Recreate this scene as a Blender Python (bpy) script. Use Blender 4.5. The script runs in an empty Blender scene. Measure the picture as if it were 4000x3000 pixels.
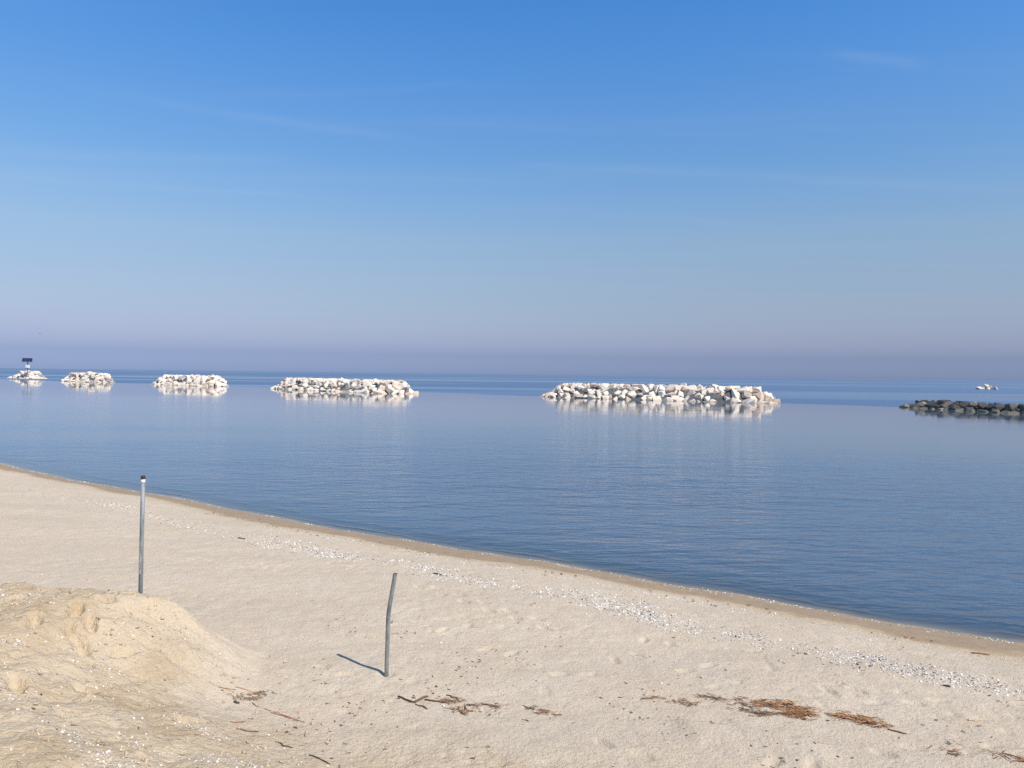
import bpy, bmesh, math, random
import numpy as np
from mathutils import Vector, Matrix, Euler

R = math.radians
scene = bpy.context.scene
col = scene.collection

# ------------------------------------------------------------------ camera
cam_data = bpy.data.cameras.new("camera")
cam_data.sensor_width = 36.0
cam_data.lens = 27.0
cam_data.clip_start = 0.1
cam_data.clip_end = 60000.0
cam = bpy.data.objects.new("camera", cam_data)
col.objects.link(cam)
EYE = 3.45
cam.matrix_world = (Matrix.Translation((0, 0, EYE)) @ Matrix.Rotation(R(90 - 0.707), 4, 'X')
                    @ Matrix.Rotation(R(0.71), 4, 'Z'))
scene.camera = cam

# ------------------------------------------------------------------ sky, sun, exposure
SUN_ELEV = R(49.5)
SUN_AZ = math.atan2(0.79, -0.63)          # clockwise from +Y: behind the viewer, to the right
world = bpy.data.worlds.new("World")
scene.world = world
world.use_nodes = True
wn, wl = world.node_tree.nodes, world.node_tree.links
wn.clear()
w_out = wn.new('ShaderNodeOutputWorld')
w_bg = wn.new('ShaderNodeBackground')
w_sky = wn.new('ShaderNodeTexSky')
w_sky.sky_type = 'NISHITA'
w_sky.sun_disc = False
w_sky.sun_elevation = SUN_ELEV
w_sky.sun_rotation = SUN_AZ
w_sky.altitude = 0
w_sky.air_density = 1.0
w_sky.dust_density = 0.4
w_sky.ozone_density = 3.0
w_bg.inputs['Strength'].default_value = 0.1
w_tc = wn.new('ShaderNodeTexCoord')
w_sep = wn.new('ShaderNodeSeparateXYZ')
wl.new(w_tc.outputs['Generated'], w_sep.inputs[0])
# the layer of sea haze low over the horizon, by elevation only
w_ramp = wn.new('ShaderNodeValToRGB')
SKY_RAMP = [(0.0054, (0.412, 0.55, 1.125)), (0.0235, (0.418, 0.498, 0.943)), (0.0385, (0.557, 0.574, 0.929)), (0.0565, (0.684, 0.652, 0.898)),
            (0.0894, (0.828, 0.777, 0.894)), (0.1248, (0.939, 0.897, 0.958)), (0.1712, (1.055, 1.061, 1.075)), (0.2221, (0.988, 1.158, 1.266)),
            (0.2658, (0.875, 1.198, 1.394)), (0.3181, (0.826, 1.244, 1.56)), (0.3675, (0.71, 1.265, 1.685)), (0.4361, (0.594, 1.249, 1.791)),
            (0.7, (0.74, 0.97, 1.16)), (1.0, (0.82, 0.93, 1.0))]
def set_ramp(node, stops):
    els = node.color_ramp.elements
    while len(els) > 1:
        els.remove(els[-1])
    for i, (p, c) in enumerate(stops):
        e = els[0] if i == 0 else els.new(p)
        e.position = p
        e.color = (c[0], c[1], c[2], 1)
set_ramp(w_ramp, SKY_RAMP)
wl.new(w_sep.outputs['Z'], w_ramp.inputs[0])
w_mul = wn.new('ShaderNodeMix'); w_mul.data_type = 'RGBA'; w_mul.blend_type = 'MULTIPLY'
w_mul.inputs[0].default_value = 1.0
wl.new(w_sky.outputs[0], w_mul.inputs[6])
wl.new(w_ramp.outputs[0], w_mul.inputs[7])
# thin high cirrus streaks: noise on a flat cloud layer
w_div = wn.new('ShaderNodeMath'); w_div.operation = 'MAXIMUM'; w_div.inputs[1].default_value = 0.02
wl.new(w_sep.outputs['Z'], w_div.inputs[0])
w_px = wn.new('ShaderNodeMath'); w_px.operation = 'DIVIDE'
w_py = wn.new('ShaderNodeMath'); w_py.operation = 'DIVIDE'
wl.new(w_sep.outputs['X'], w_px.inputs[0]); wl.new(w_div.outputs[0], w_px.inputs[1])
wl.new(w_sep.outputs['Y'], w_py.inputs[0]); wl.new(w_div.outputs[0], w_py.inputs[1])
w_cmb = wn.new('ShaderNodeCombineXYZ')
wl.new(w_px.outputs[0], w_cmb.inputs[0]); wl.new(w_py.outputs[0], w_cmb.inputs[1])
w_map = wn.new('ShaderNodeMapping')
w_map.inputs['Rotation'].default_value = (0, 0, R(-12))
w_map.inputs['Scale'].default_value = (0.16, 1.1, 1)
wl.new(w_cmb.outputs[0], w_map.inputs[0])
w_noi = wn.new('ShaderNodeTexNoise')
w_noi.inputs['Scale'].default_value = 1.3
w_noi.inputs['Detail'].default_value = 6
w_noi.inputs['Roughness'].default_value = 0.55
wl.new(w_map.outputs[0], w_noi.inputs[0])
w_mr = wn.new('ShaderNodeMapRange')
w_mr.inputs[1].default_value = 0.50; w_mr.inputs[2].default_value = 0.80
w_mr.inputs[3].default_value = 0.0; w_mr.inputs[4].default_value = 0.12
wl.new(w_noi.outputs[0], w_mr.inputs[0])
w_add = wn.new('ShaderNodeMix'); w_add.data_type = 'RGBA'
w_add.inputs[7].default_value = (4.6, 5.4, 6.6, 1)
w_low = wn.new('ShaderNodeMapRange')
w_low.inputs[1].default_value = 0.05; w_low.inputs[2].default_value = 0.14
wl.new(w_sep.outputs['Z'], w_low.inputs[0])
w_fm = wn.new('ShaderNodeMath'); w_fm.operation = 'MULTIPLY'
wl.new(w_mr.outputs[0], w_fm.inputs[0]); wl.new(w_low.outputs[0], w_fm.inputs[1])
wl.new(w_fm.outputs[0], w_add.inputs[0])
wl.new(w_mul.outputs[2], w_add.inputs[6])
# faint vapour trails drawn out across the sky: great-circle normal, direction along, half length, half width
TRAILS = [((-0.1573, 0.263, -0.9519), (0.9427, 0.3272, -0.0654), 0.212, 0.01), ((-0.0723, 0.2009, -0.9769), (0.9193, 0.3933, 0.0129), 0.216, 0.006), ((-0.0288, 0.2616, -0.9647), (0.9592, -0.2643, -0.1003), 0.316, 0.01), ((0.0394, 0.3513, -0.9354), (0.9819, 0.1601, 0.1014), 0.205, 0.008), ((-0.1239, 0.4311, -0.8938), (0.9101, -0.3095, -0.2755), 0.055, 0.01), ((-0.0452, 0.2094, -0.9768), (0.9919, -0.1067, -0.0688), 0.24, 0.008), ((-0.0277, 0.2593, -0.9654), (0.9078, 0.4108, 0.0843), 0.196, 0.012)]
w_last = w_add.outputs[2]
def wmath(op, a, b):
    nd = wn.new('ShaderNodeMath'); nd.operation = op
    for sk, v in zip(nd.inputs, (a, b)):
        if isinstance(v, (int, float)): sk.default_value = v
        else: wl.new(v, sk)
    return nd.outputs[0]
def wrange(x, a, b, c, d_):
    nd = wn.new('ShaderNodeMapRange'); nd.interpolation_type = 'SMOOTHSTEP'
    wl.new(x, nd.inputs[0])
    for k, v in zip((1, 2, 3, 4), (a, b, c, d_)): nd.inputs[k].default_value = v
    return nd.outputs[0]
w_wob = wn.new('ShaderNodeTexNoise'); w_wob.inputs['Scale'].default_value = 5.0; w_wob.inputs['Detail'].default_value = 4
wl.new(w_tc.outputs['Generated'], w_wob.inputs[0])
for t_n, t_t, t_half, t_w in TRAILS:
    dn = wn.new('ShaderNodeVectorMath'); dn.operation = 'DOT_PRODUCT'; dn.inputs[1].default_value = t_n
    dt = wn.new('ShaderNodeVectorMath'); dt.operation = 'DOT_PRODUCT'; dt.inputs[1].default_value = t_t
    wl.new(w_tc.outputs['Generated'], dn.inputs[0]); wl.new(w_tc.outputs['Generated'], dt.inputs[0])
    off_ = wmath('ADD', dn.outputs['Value'], wrange(w_wob.outputs[0], 0.2, 0.8, -0.007, 0.007))
    prof_ = wrange(wmath('ABSOLUTE', off_, 0.0), 0.0, t_w, 1.0, 0.0)
    ends_ = wrange(wmath('ABSOLUTE', dt.outputs['Value'], 0.0), t_half * 0.45, t_half * 1.15, 1.0, 0.0)
    f_ = wmath('MULTIPLY', wmath('MULTIPLY', prof_, ends_), wrange(w_noi.outputs[0], 0.25, 0.75, 0.02, 0.10))
    mx = wn.new('ShaderNodeMix'); mx.data_type = 'RGBA'; mx.inputs[7].default_value = (4.6, 5.6, 7.0, 1)
    wl.new(f_, mx.inputs[0]); wl.new(w_last, mx.inputs[6])
    w_last = mx.outputs[2]
wl.new(w_last, w_bg.inputs[0])
wl.new(w_bg.outputs[0], w_out.inputs[0])

sun_data = bpy.data.lights.new("sun", 'SUN')
sun_data.energy = 4.8
sun_data.angle = R(0.5)
sun_data.color = (1.0, 0.94, 0.85)
sun = bpy.data.objects.new("sun", sun_data)
sun_vec = Vector((math.sin(SUN_AZ) * math.cos(SUN_ELEV), math.cos(SUN_AZ) * math.cos(SUN_ELEV), math.sin(SUN_ELEV)))
sun.rotation_euler = sun_vec.to_track_quat('Z', 'Y').to_euler()
sun.location = sun_vec * 50
col.objects.link(sun)

vs = scene.view_settings
vs.view_transform = 'Standard'
vs.look = 'None'
vs.exposure = 0.1
vs.gamma = 1.0
vs.use_curve_mapping = False
scene.render.engine = 'CYCLES'
scene.cycles.max_bounces = 6
scene.cycles.transparent_max_bounces = 8
scene.cycles.use_denoising = False

# ------------------------------------------------------------------ helpers
rng = np.random.default_rng(7)
random.seed(7)
SEA = -0.55

def link(o, parent=None):
    col.objects.link(o)
    if parent is not None:
        o.parent = parent
    return o

def tag(o, label=None, cat=None, group=None, kind=None):
    if label: o['label'] = label
    if cat: o['category'] = cat
    if group: o['group'] = group
    if kind: o['kind'] = kind
    return o

def empty(name, loc=(0, 0, 0)):
    o = bpy.data.objects.new(name, None)
    o.location = loc
    o.empty_display_size = 0.3
    return link(o)

def mesh_np(name, verts, faces, mat, parent=None, smooth=False, fcol=None):
    """verts (n,3); faces (m,k) of one polygon size; fcol per-vertex colour (n,4)"""
    me = bpy.data.meshes.new(name)
    verts = np.asarray(verts, np.float32); faces = np.asarray(faces, np.int32)
    n, (m, k) = len(verts), faces.shape
    me.vertices.add(n)
    me.vertices.foreach_set('co', verts.ravel())
    me.loops.add(m * k)
    me.loops.foreach_set('vertex_index', faces.ravel())
    me.polygons.add(m)
    me.polygons.foreach_set('loop_start', np.arange(0, m * k, k, dtype=np.int32))
    me.polygons.foreach_set('use_smooth', np.full(m, smooth))
    if fcol is not None:
        a = me.color_attributes.new('tint', 'FLOAT_COLOR', 'POINT')
        a.data.foreach_set('color', np.asarray(fcol, np.float32).ravel())
    me.update(calc_edges=True)
    me.validate()
    me.materials.append(mat)
    return link(bpy.data.objects.new(name, me), parent)

def bm_obj(name, bm, mat, parent=None, smooth=False):
    me = bpy.data.meshes.new(name)
    bm.normal_update()
    bm.to_mesh(me); bm.free()
    if smooth:
        for p in me.polygons: p.use_smooth = True
    me.materials.append(mat)
    return link(bpy.data.objects.new(name, me), parent)

def tube(pts, radii, seg=8, cap=True):
    bm = bmesh.new()
    rings = []
    pts = [Vector(p) for p in pts]
    ref = Vector((0.31, 0.95, 0.05))
    for i, p in enumerate(pts):
        d = (pts[min(i + 1, len(pts) - 1)] - pts[max(i - 1, 0)]).normalized()
        a = d.cross(ref)
        if a.length < 0.1: a = d.cross(Vector((0, 0, 1)))
        a.normalize(); b = d.cross(a)
        rings.append([bm.verts.new(p + (a * math.cos(2 * math.pi * k / seg) + b * math.sin(2 * math.pi * k / seg)) * radii[i]) for k in range(seg)])
    for i in range(len(rings) - 1):
        for k in range(seg):
            bm.faces.new((rings[i][k], rings[i][(k + 1) % seg], rings[i + 1][(k + 1) % seg], rings[i + 1][k]))
    if cap:
        bm.faces.new(rings[0][::-1]); bm.faces.new(rings[-1])
    bmesh.ops.recalc_face_normals(bm, faces=bm.faces)
    return bm

def box_bm(sx, sy, sz, bevel=0.0, mat4=None):
    bm = bmesh.new()
    bmesh.ops.create_cube(bm, size=1.0)
    bmesh.ops.scale(bm, vec=(sx, sy, sz), verts=bm.verts)
    if bevel:
        bmesh.ops.bevel(bm, geom=bm.edges[:], offset=bevel, segments=2, affect='EDGES', profile=0.6)
    if mat4 is not None:
        bmesh.ops.transform(bm, matrix=mat4, verts=bm.verts)
    return bm

# 2-D gradient noise
_perm = rng.permutation(512).astype(np.int64)
_perm = np.concatenate([_perm, _perm])
_ang = rng.random(512) * 2 * math.pi
_gx, _gy = np.cos(_ang), np.sin(_ang)
def perlin(x, y):
    xi = np.floor(x).astype(np.int64); yi = np.floor(y).astype(np.int64)
    xf, yf = x - xi, y - yi
    u = xf * xf * xf * (xf * (xf * 6 - 15) + 10); v = yf * yf * yf * (yf * (yf * 6 - 15) + 10)
    def g(ix, iy, fx, fy):
        h = _perm[(_perm[ix & 511] + iy) & 511]
        return _gx[h] * fx + _gy[h] * fy
    a = g(xi, yi, xf, yf); b = g(xi + 1, yi, xf - 1, yf)
    c = g(xi, yi + 1, xf, yf - 1); d = g(xi + 1, yi + 1, xf - 1, yf - 1)
    return (a + u * (b - a)) * (1 - v) + (c + u * (d - c)) * v * 1.0
def fbm(x, y, octaves=4, gain=0.5, lac=2.03):
    s, a = 0.0, 1.0
    for _ in range(octaves):
        s = s + a * perlin(x, y); x = x * lac + 17.3; y = y * lac - 9.1; a *= gain
    return s
def sstep(a, b, x):
    t = np.clip((x - a) / (b - a), 0, 1)
    return t * t * (3 - 2 * t)

# ------------------------------------------------------------------ the lie of the land
SH_K, SH_C = -0.6531, 16.74
SH_N = math.hypot(SH_K, 1.0)
def shore_s(x, y):
    """metres inland from the waterline (negative out at sea)"""
    xs = np.clip(x, -60, 12)
    ys = SH_C + SH_K * xs + 0.00287 * xs * xs + (-0.69 * (x - xs))
    return (ys - y) / SH_N + 0.10 * np.sin(x * 0.55 + 1.0) + 0.05 * np.sin(x * 1.7)

# sand bank bulldozed up in front of the viewer: its toe line, land to the left of it
TOE = np.array([(-60, 10.4), (-14, 10.15), (-7, 10.15), (-4.2, 10.1), (-3.4, 9.85), (-2.98, 9.4), (-2.85, 8.75), (-2.6, 8.05),
                (-2.2, 7.55), (-1.65, 7.05), (-1.1, 6.65), (-0.1, 5.7), (0.9, 4.4), (1.5, 2.5), (1.6, -30)])
def toe_dist(x, y):
    best = np.full(np.shape(x), 1e9); side = np.full(np.shape(x), -1.0)
    for (ax, ay), (bx, by) in zip(TOE[:-1], TOE[1:]):
        dx, dy = bx - ax, by - ay
        t = np.clip(((x - ax) * dx + (y - ay) * dy) / (dx * dx + dy * dy), 0, 1)
        d = np.hypot(x - ax - t * dx, y - ay - t * dy)
        cr = dx * (y - ay) - dy * (x - ax)
        upd = d < best
        best = np.where(upd, d, best); side = np.where(upd, np.where(cr < 0, 1.0, -1.0), side)
    return best * side

FOOT = [(-4.59, 8.11, 1.9, .30, .05), (-4.37, 7.98, 2.2, .27, .05), (-4.29, 7.65, 2.4, .32, .045), (-4.76, 7.66, 2.0, .28, .05),
        (-5.29, 8.21, 1.2, .34, .06), (-4.46, 7.76, 2.0, .24, .03), (-4.50, 8.46, 0.2, .30, .04), (-3.81, 6.88, 2.6, .30, .04),
        (-4.21, 6.53, 2.2, .34, .04), (-3.96, 7.81, 0.8, .26, .03), (-2.87, 6.9, 0.6, .3, .03), (-3.5, 6.2, 1.1, .32, .03)]
for _i in range(11):                                        # a faint trail across the beach
    FOOT.append((-1.45 + 0.20 * _i + (0.10 if _i % 2 else -0.10) * 0.5, 12.75 - 0.205 * _i + (0.10 if _i % 2 else -0.10), -0.8 + 0.1 * math.sin(_i * 3), 0.27, 0.016))
_dents = [(0.6, 8.9), (1.3, 9.4), (2.1, 9.1), (3.6, 8.6), (-0.3, 9.7), (0.9, 7.2), (2.4, 6.9), (3.5, 7.1), (-0.9, 10.4), (4.4, 8.3), (1.8, 10.2), (-2.2, 9.0)]
for _i, (_x, _y) in enumerate(_dents):
    FOOT.append((_x, _y, _i * 1.7, 0.24, 0.015)); FOOT.append((_x + 0.33, _y + 0.22 * math.sin(_i), _i * 1.7 + 0.3, 0.25, 0.012))      # footprints pressed in the bank: x, y, angle, length, depth
def height(x, y, fine=True):
    s = shore_s(x, y)
    z = np.where(s > 0, SEA * np.exp(-np.maximum(s, 0) / 2.2), SEA + 0.2 * np.minimum(s, 0))
    z = np.maximum(z, -3.5)
    z = z + sstep(1.6, 0.3, np.abs(s)) * 0.022 * fbm(x * 1.1 + 70, y * 1.1 + 9, 3)
    td = toe_dist(x, y) + 0.16 * fbm(x * 0.9 + 3, y * 0.9, 3)
    # steep far shoulder, long gentle side towards the viewer
    far = sstep(7.3, 9.0, y)
    w = 2.7 * (1 - far) + 1.4 * far
    t = np.clip(td / w, 0, 1)
    bank = 0.985 * (t * t * (3 - 2 * t) * 0.78 + t * 0.22)
    bank = bank * (1 - 0.16 * sstep(8.2, 5.2, y)) + 0.0
    bank = bank + sstep(0.3, 1.6, td) * (0.06 * fbm(x * 0.55, y * 0.8 + 5, 3) + 0.05 * fbm(x * 1.9 + 7, y * 2.3, 4))
    z = z + bank
    if fine:
        dry = sstep(1.0, 3.0, s)
        onb = sstep(0.0, 0.6, td)
        # trampled, wind-softened surface: pocks in patches
        patch = 0.35 + 0.65 * sstep(-0.25, 0.35, fbm(x * 0.45 + 40, y * 0.45 - 11, 2))
        n1 = fbm(x * 2.6, y * 2.6, 2)
        n2 = perlin(x * 6.1 + 3, y * 6.1 + 8)
        n3 = perlin(x * 11.7 - 5, y * 11.7 + 2)
        pock = -np.maximum(n2 - 0.18, 0) * 0.05 - np.maximum(n3 - 0.2, 0) * 0.028
        n4 = perlin(x * 19.0 + 31, y * 17.0 - 12)
        z = z + dry * (0.014 * n1 + patch * (pock * 1.25 + 0.005 * n3 + 0.0035 * n4))
        z = z + onb * (0.010 * perlin(x * 4.3, y * 4.3 + 30) - np.maximum(perlin(x * 7.7 + 60, y * 7.7) - 0.25, 0) * 0.07
                       + np.maximum(perlin(x * 13.0 - 20, y * 12.0 + 4) - 0.12, 0) * 0.045 * sstep(-0.2, 0.4, fbm(x * 1.1 + 8, y * 1.1, 2)) + 0.006 * n4)
        # low scarp left by the last run-up
        xs = (x - 1.69) / 1.2
        yl = 7.69 - 0.10 * np.clip(xs, 0, 1) - 0.34 * np.clip(xs, 0, 1) ** 2 + 0.03 * np.sin(x * 9) + 0.02 * np.sin(x * 23)
        win = sstep(1.55, 1.85, x) * sstep(3.1, 2.8, x)
        z = z + 0.05 * win * sstep(-0.015, 0.015, yl - y) * sstep(0.6, 0.05, yl - y)
        for qx, qy in ((-1.405, 8.80), (-4.40, 9.15)):                # sand scoured and heaped round the poles
            q = np.hypot(x - qx, y - qy)
            z = z - 0.02 * np.exp(-(q / 0.07) ** 2) + 0.014 * np.exp(-((q - 0.15) / 0.06) ** 2)
        for fx, fy, fa, fl, fd in FOOT:
            ux = (x - fx) * math.cos(fa) + (y - fy) * math.sin(fa)
            uy = -(x - fx) * math.sin(fa) + (y - fy) * math.cos(fa)
            q = np.hypot(ux / (fl * 0.5), uy / (fl * 0.23))
            z = z - 1.9 * fd * sstep(1.08, 0.65, q) + 0.35 * fd * np.exp(-((q - 1.4) / 0.25) ** 2)
    return z
# ==END LAND

def ground(x, y):
    return float(height(np.array([float(x)]), np.array([float(y)]))[0])

# ------------------------------------------------------------------ materials
def new_mat(name):
    m = bpy.data.materials.new(name)
    m.use_nodes = True
    nt = m.node_tree
    nt.nodes.clear()
    out = nt.nodes.new('ShaderNodeOutputMaterial')
    return m, nt, out
class NT:
    """small wrapper for wiring nodes"""
    def __init__(self, nt): self.nt = nt
    def n(self, kind, **kw):
        nd = self.nt.nodes.new(kind)
        for k, v in kw.items(): setattr(nd, k, v)
        return nd
    def l(self, a, b): self.nt.links.new(a, b)
    def val(self, sock, v):
        if hasattr(v, 'is_linked') or hasattr(v, 'links'): self.l(v, sock)
        else: sock.default_value = v
    def math(self, op, a, b=0.0, c=None, clamp=False):
        nd = self.n('ShaderNodeMath', operation=op, use_clamp=clamp)
        self.val(nd.inputs[0], a); self.val(nd.inputs[1], b)
        if c is not None: self.val(nd.inputs[2], c)
        return nd.outputs[0]
    def rng(self, x, a, b, c=0.0, d=1.0, smooth=False):
        nd = self.n('ShaderNodeMapRange')
        if smooth: nd.interpolation_type = 'SMOOTHSTEP'
        self.val(nd.inputs[0], x)
        for i, v in ((1, a), (2, b), (3, c), (4, d)): self.val(nd.inputs[i], v)
        return nd.outputs[0]
    def mix(self, f, a, b, blend='MIX'):
        nd = self.n('ShaderNodeMix', data_type='RGBA', blend_type=blend)
        self.val(nd.inputs[0], f)
        for i, v in ((6, a), (7, b)):
            if isinstance(v, tuple): v = (v[0], v[1], v[2], 1.0)
            self.val(nd.inputs[i], v)
        return nd.outputs[2]
    def noise(self, vec, scale, detail=3.0, rough=0.5, dist=0.0):
        nd = self.n('ShaderNodeTexNoise')
        if vec is not None: self.l(vec, nd.inputs['Vector'])
        nd.inputs['Scale'].default_value = scale; nd.inputs['Detail'].default_value = detail
        nd.inputs['Roughness'].default_value = rough; nd.inputs['Distortion'].default_value = dist
        return nd.outputs[0]
    def mapping(self, vec, rot=(0, 0, 0), scale=(1, 1, 1), loc=(0, 0, 0)):
        nd = self.n('ShaderNodeMapping')
        self.l(vec, nd.inputs[0])
        nd.inputs['Location'].default_value = loc; nd.inputs['Rotation'].default_value = rot; nd.inputs['Scale'].default_value = scale
        return nd.outputs[0]
    def bump(self, h, strength, dist, normal=None):
        nd = self.n('ShaderNodeBump')
        self.val(nd.inputs['Strength'], strength); nd.inputs['Distance'].default_value = dist
        self.l(h, nd.inputs['Height'])
        if normal is not None: self.l(normal, nd.inputs['Normal'])
        return nd.outputs[0]
    def principled(self, out, base, rough=0.8, metal=0.0, normal=None, spec=0.5):
        nd = self.n('ShaderNodeBsdfPrincipled')
        self.val(nd.inputs['Base Color'], base if not isinstance(base, tuple) else (*base[:3], 1.0))
        self.val(nd.inputs['Roughness'], rough); self.val(nd.inputs['Metallic'], metal)
        nd.inputs['Specular IOR Level'].default_value = spec
        if normal is not None: self.l(normal, nd.inputs['Normal'])
        self.l(nd.outputs[0], out.inputs[0])
        return nd

def sand_material():
    m, nt, out = new_mat('sand'); t = NT(nt)
    pos = t.n('ShaderNodeNewGeometry').outputs['Position']
    att = t.n('ShaderNodeAttribute', attribute_name='tint')
    sep = t.n('ShaderNodeSeparateColor'); t.l(att.outputs['Color'], sep.inputs[0])
    damp, bank, shell = sep.outputs[0], sep.outputs[1], sep.outputs[2]
    n_big = t.noise(pos, 0.9, 4, 0.55)
    n_mid = t.noise(pos, 5.0, 4, 0.6)
    n_grain = t.noise(pos, 75.0, 3, 0.7)
    n_fine = t.noise(pos, 26.0, 4, 0.65)
    dry = t.mix(t.rng(n_big, 0.35, 0.65), (0.63, 0.515, 0.382), (0.645, 0.55, 0.428))
    dry = t.mix(t.rng(n_mid, 0.35, 0.75, 0, 0.5), dry, (0.53, 0.42, 0.30))
    # fresh, yellower sand dug out of the beach
    yel = t.mix(t.rng(n_mid, 0.3, 0.7), (0.56, 0.435, 0.275), (0.585, 0.475, 0.335))
    yel = t.mix(t.rng(n_big, 0.46, 0.64, 0, 0.8), yel, (0.42, 0.29, 0.15))
    bk = t.math('MULTIPLY', bank, t.rng(n_mid, 0.25, 0.6, 0.55, 1.0))
    tone = t.noise(t.mapping(pos, (0, 0, R(-33)), (0.22, 0.75, 0.5)), 1.0, 4, 0.6)
    dry = t.mix(t.rng(tone, 0.40, 0.68, 0, 0.55), dry, (0.50, 0.415, 0.325))
    c = t.mix(bk, dry, yel)
    # damp strip along the water
    wet = t.mix(t.rng(n_mid, 0.35, 0.7), (0.30, 0.205, 0.115), (0.37, 0.265, 0.155))
    dm = t.rng(t.math('ADD', damp, t.rng(n_fine, 0.3, 0.7, -0.18, 0.18)), 0.25, 0.75, 0, 1, True)
    c = t.mix(dm, c, wet)
    c = t.mix(t.math('MULTIPLY', t.math('MULTIPLY', t.rng(damp, 0.02, 0.3), t.rng(damp, 0.85, 0.4)), t.rng(n_fine, 0.35, 0.65)), c, (0.50, 0.38, 0.22))
    c = t.mix(att.outputs['Alpha'], c, (0.36, 0.31, 0.235))          # rippled sea bed
    # crushed shell
    sp = t.rng(n_grain, 0.52, 0.68, 0, 1)
    c = t.mix(t.math('MULTIPLY', sp, t.math('MULTIPLY', shell, 0.75)), c, (0.78, 0.76, 0.73))
    # dark grains and plant crumbs
    st = t.mapping(pos, (0, 0, R(-12)), (9, 26, 14))
    n_crumb = t.noise(st, 1.0, 3, 0.6)
    c = t.mix(t.math('MULTIPLY', t.rng(n_crumb, 0.62, 0.72), 0.6), c, (0.23, 0.17, 0.11))
    c = t.mix(t.rng(n_grain, 0.3, 0.7, 0.0, 0.16), c, (0.34, 0.27, 0.19))
    c = t.mix(t.math('MULTIPLY', t.rng(n_fine, 0.5, 0.72), 0.30), c, (0.36, 0.28, 0.19))
    c = t.mix(t.math('MULTIPLY', t.rng(n_fine, 0.46, 0.30), 0.35), c, (0.66, 0.58, 0.48))
    n_lump = t.noise(pos, 12.0, 3, 0.6, 0.4)
    h = t.math('ADD', t.math('ADD', t.math('MULTIPLY', n_fine, 0.7), t.math('MULTIPLY', n_grain, 0.3)), t.math('MULTIPLY', n_lump, t.rng(bank, 0.1, 0.7, 0.35, 1.3)))
    nb = t.bump(h, t.rng(damp, 0.2, 0.8, 1.0, 0.45), 0.030)
    t.principled(out, c, t.rng(damp, 0.3, 1.0, 0.92, 0.55), 0, nb, 0.25)
    return m
M_SAND = sand_material()

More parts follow.
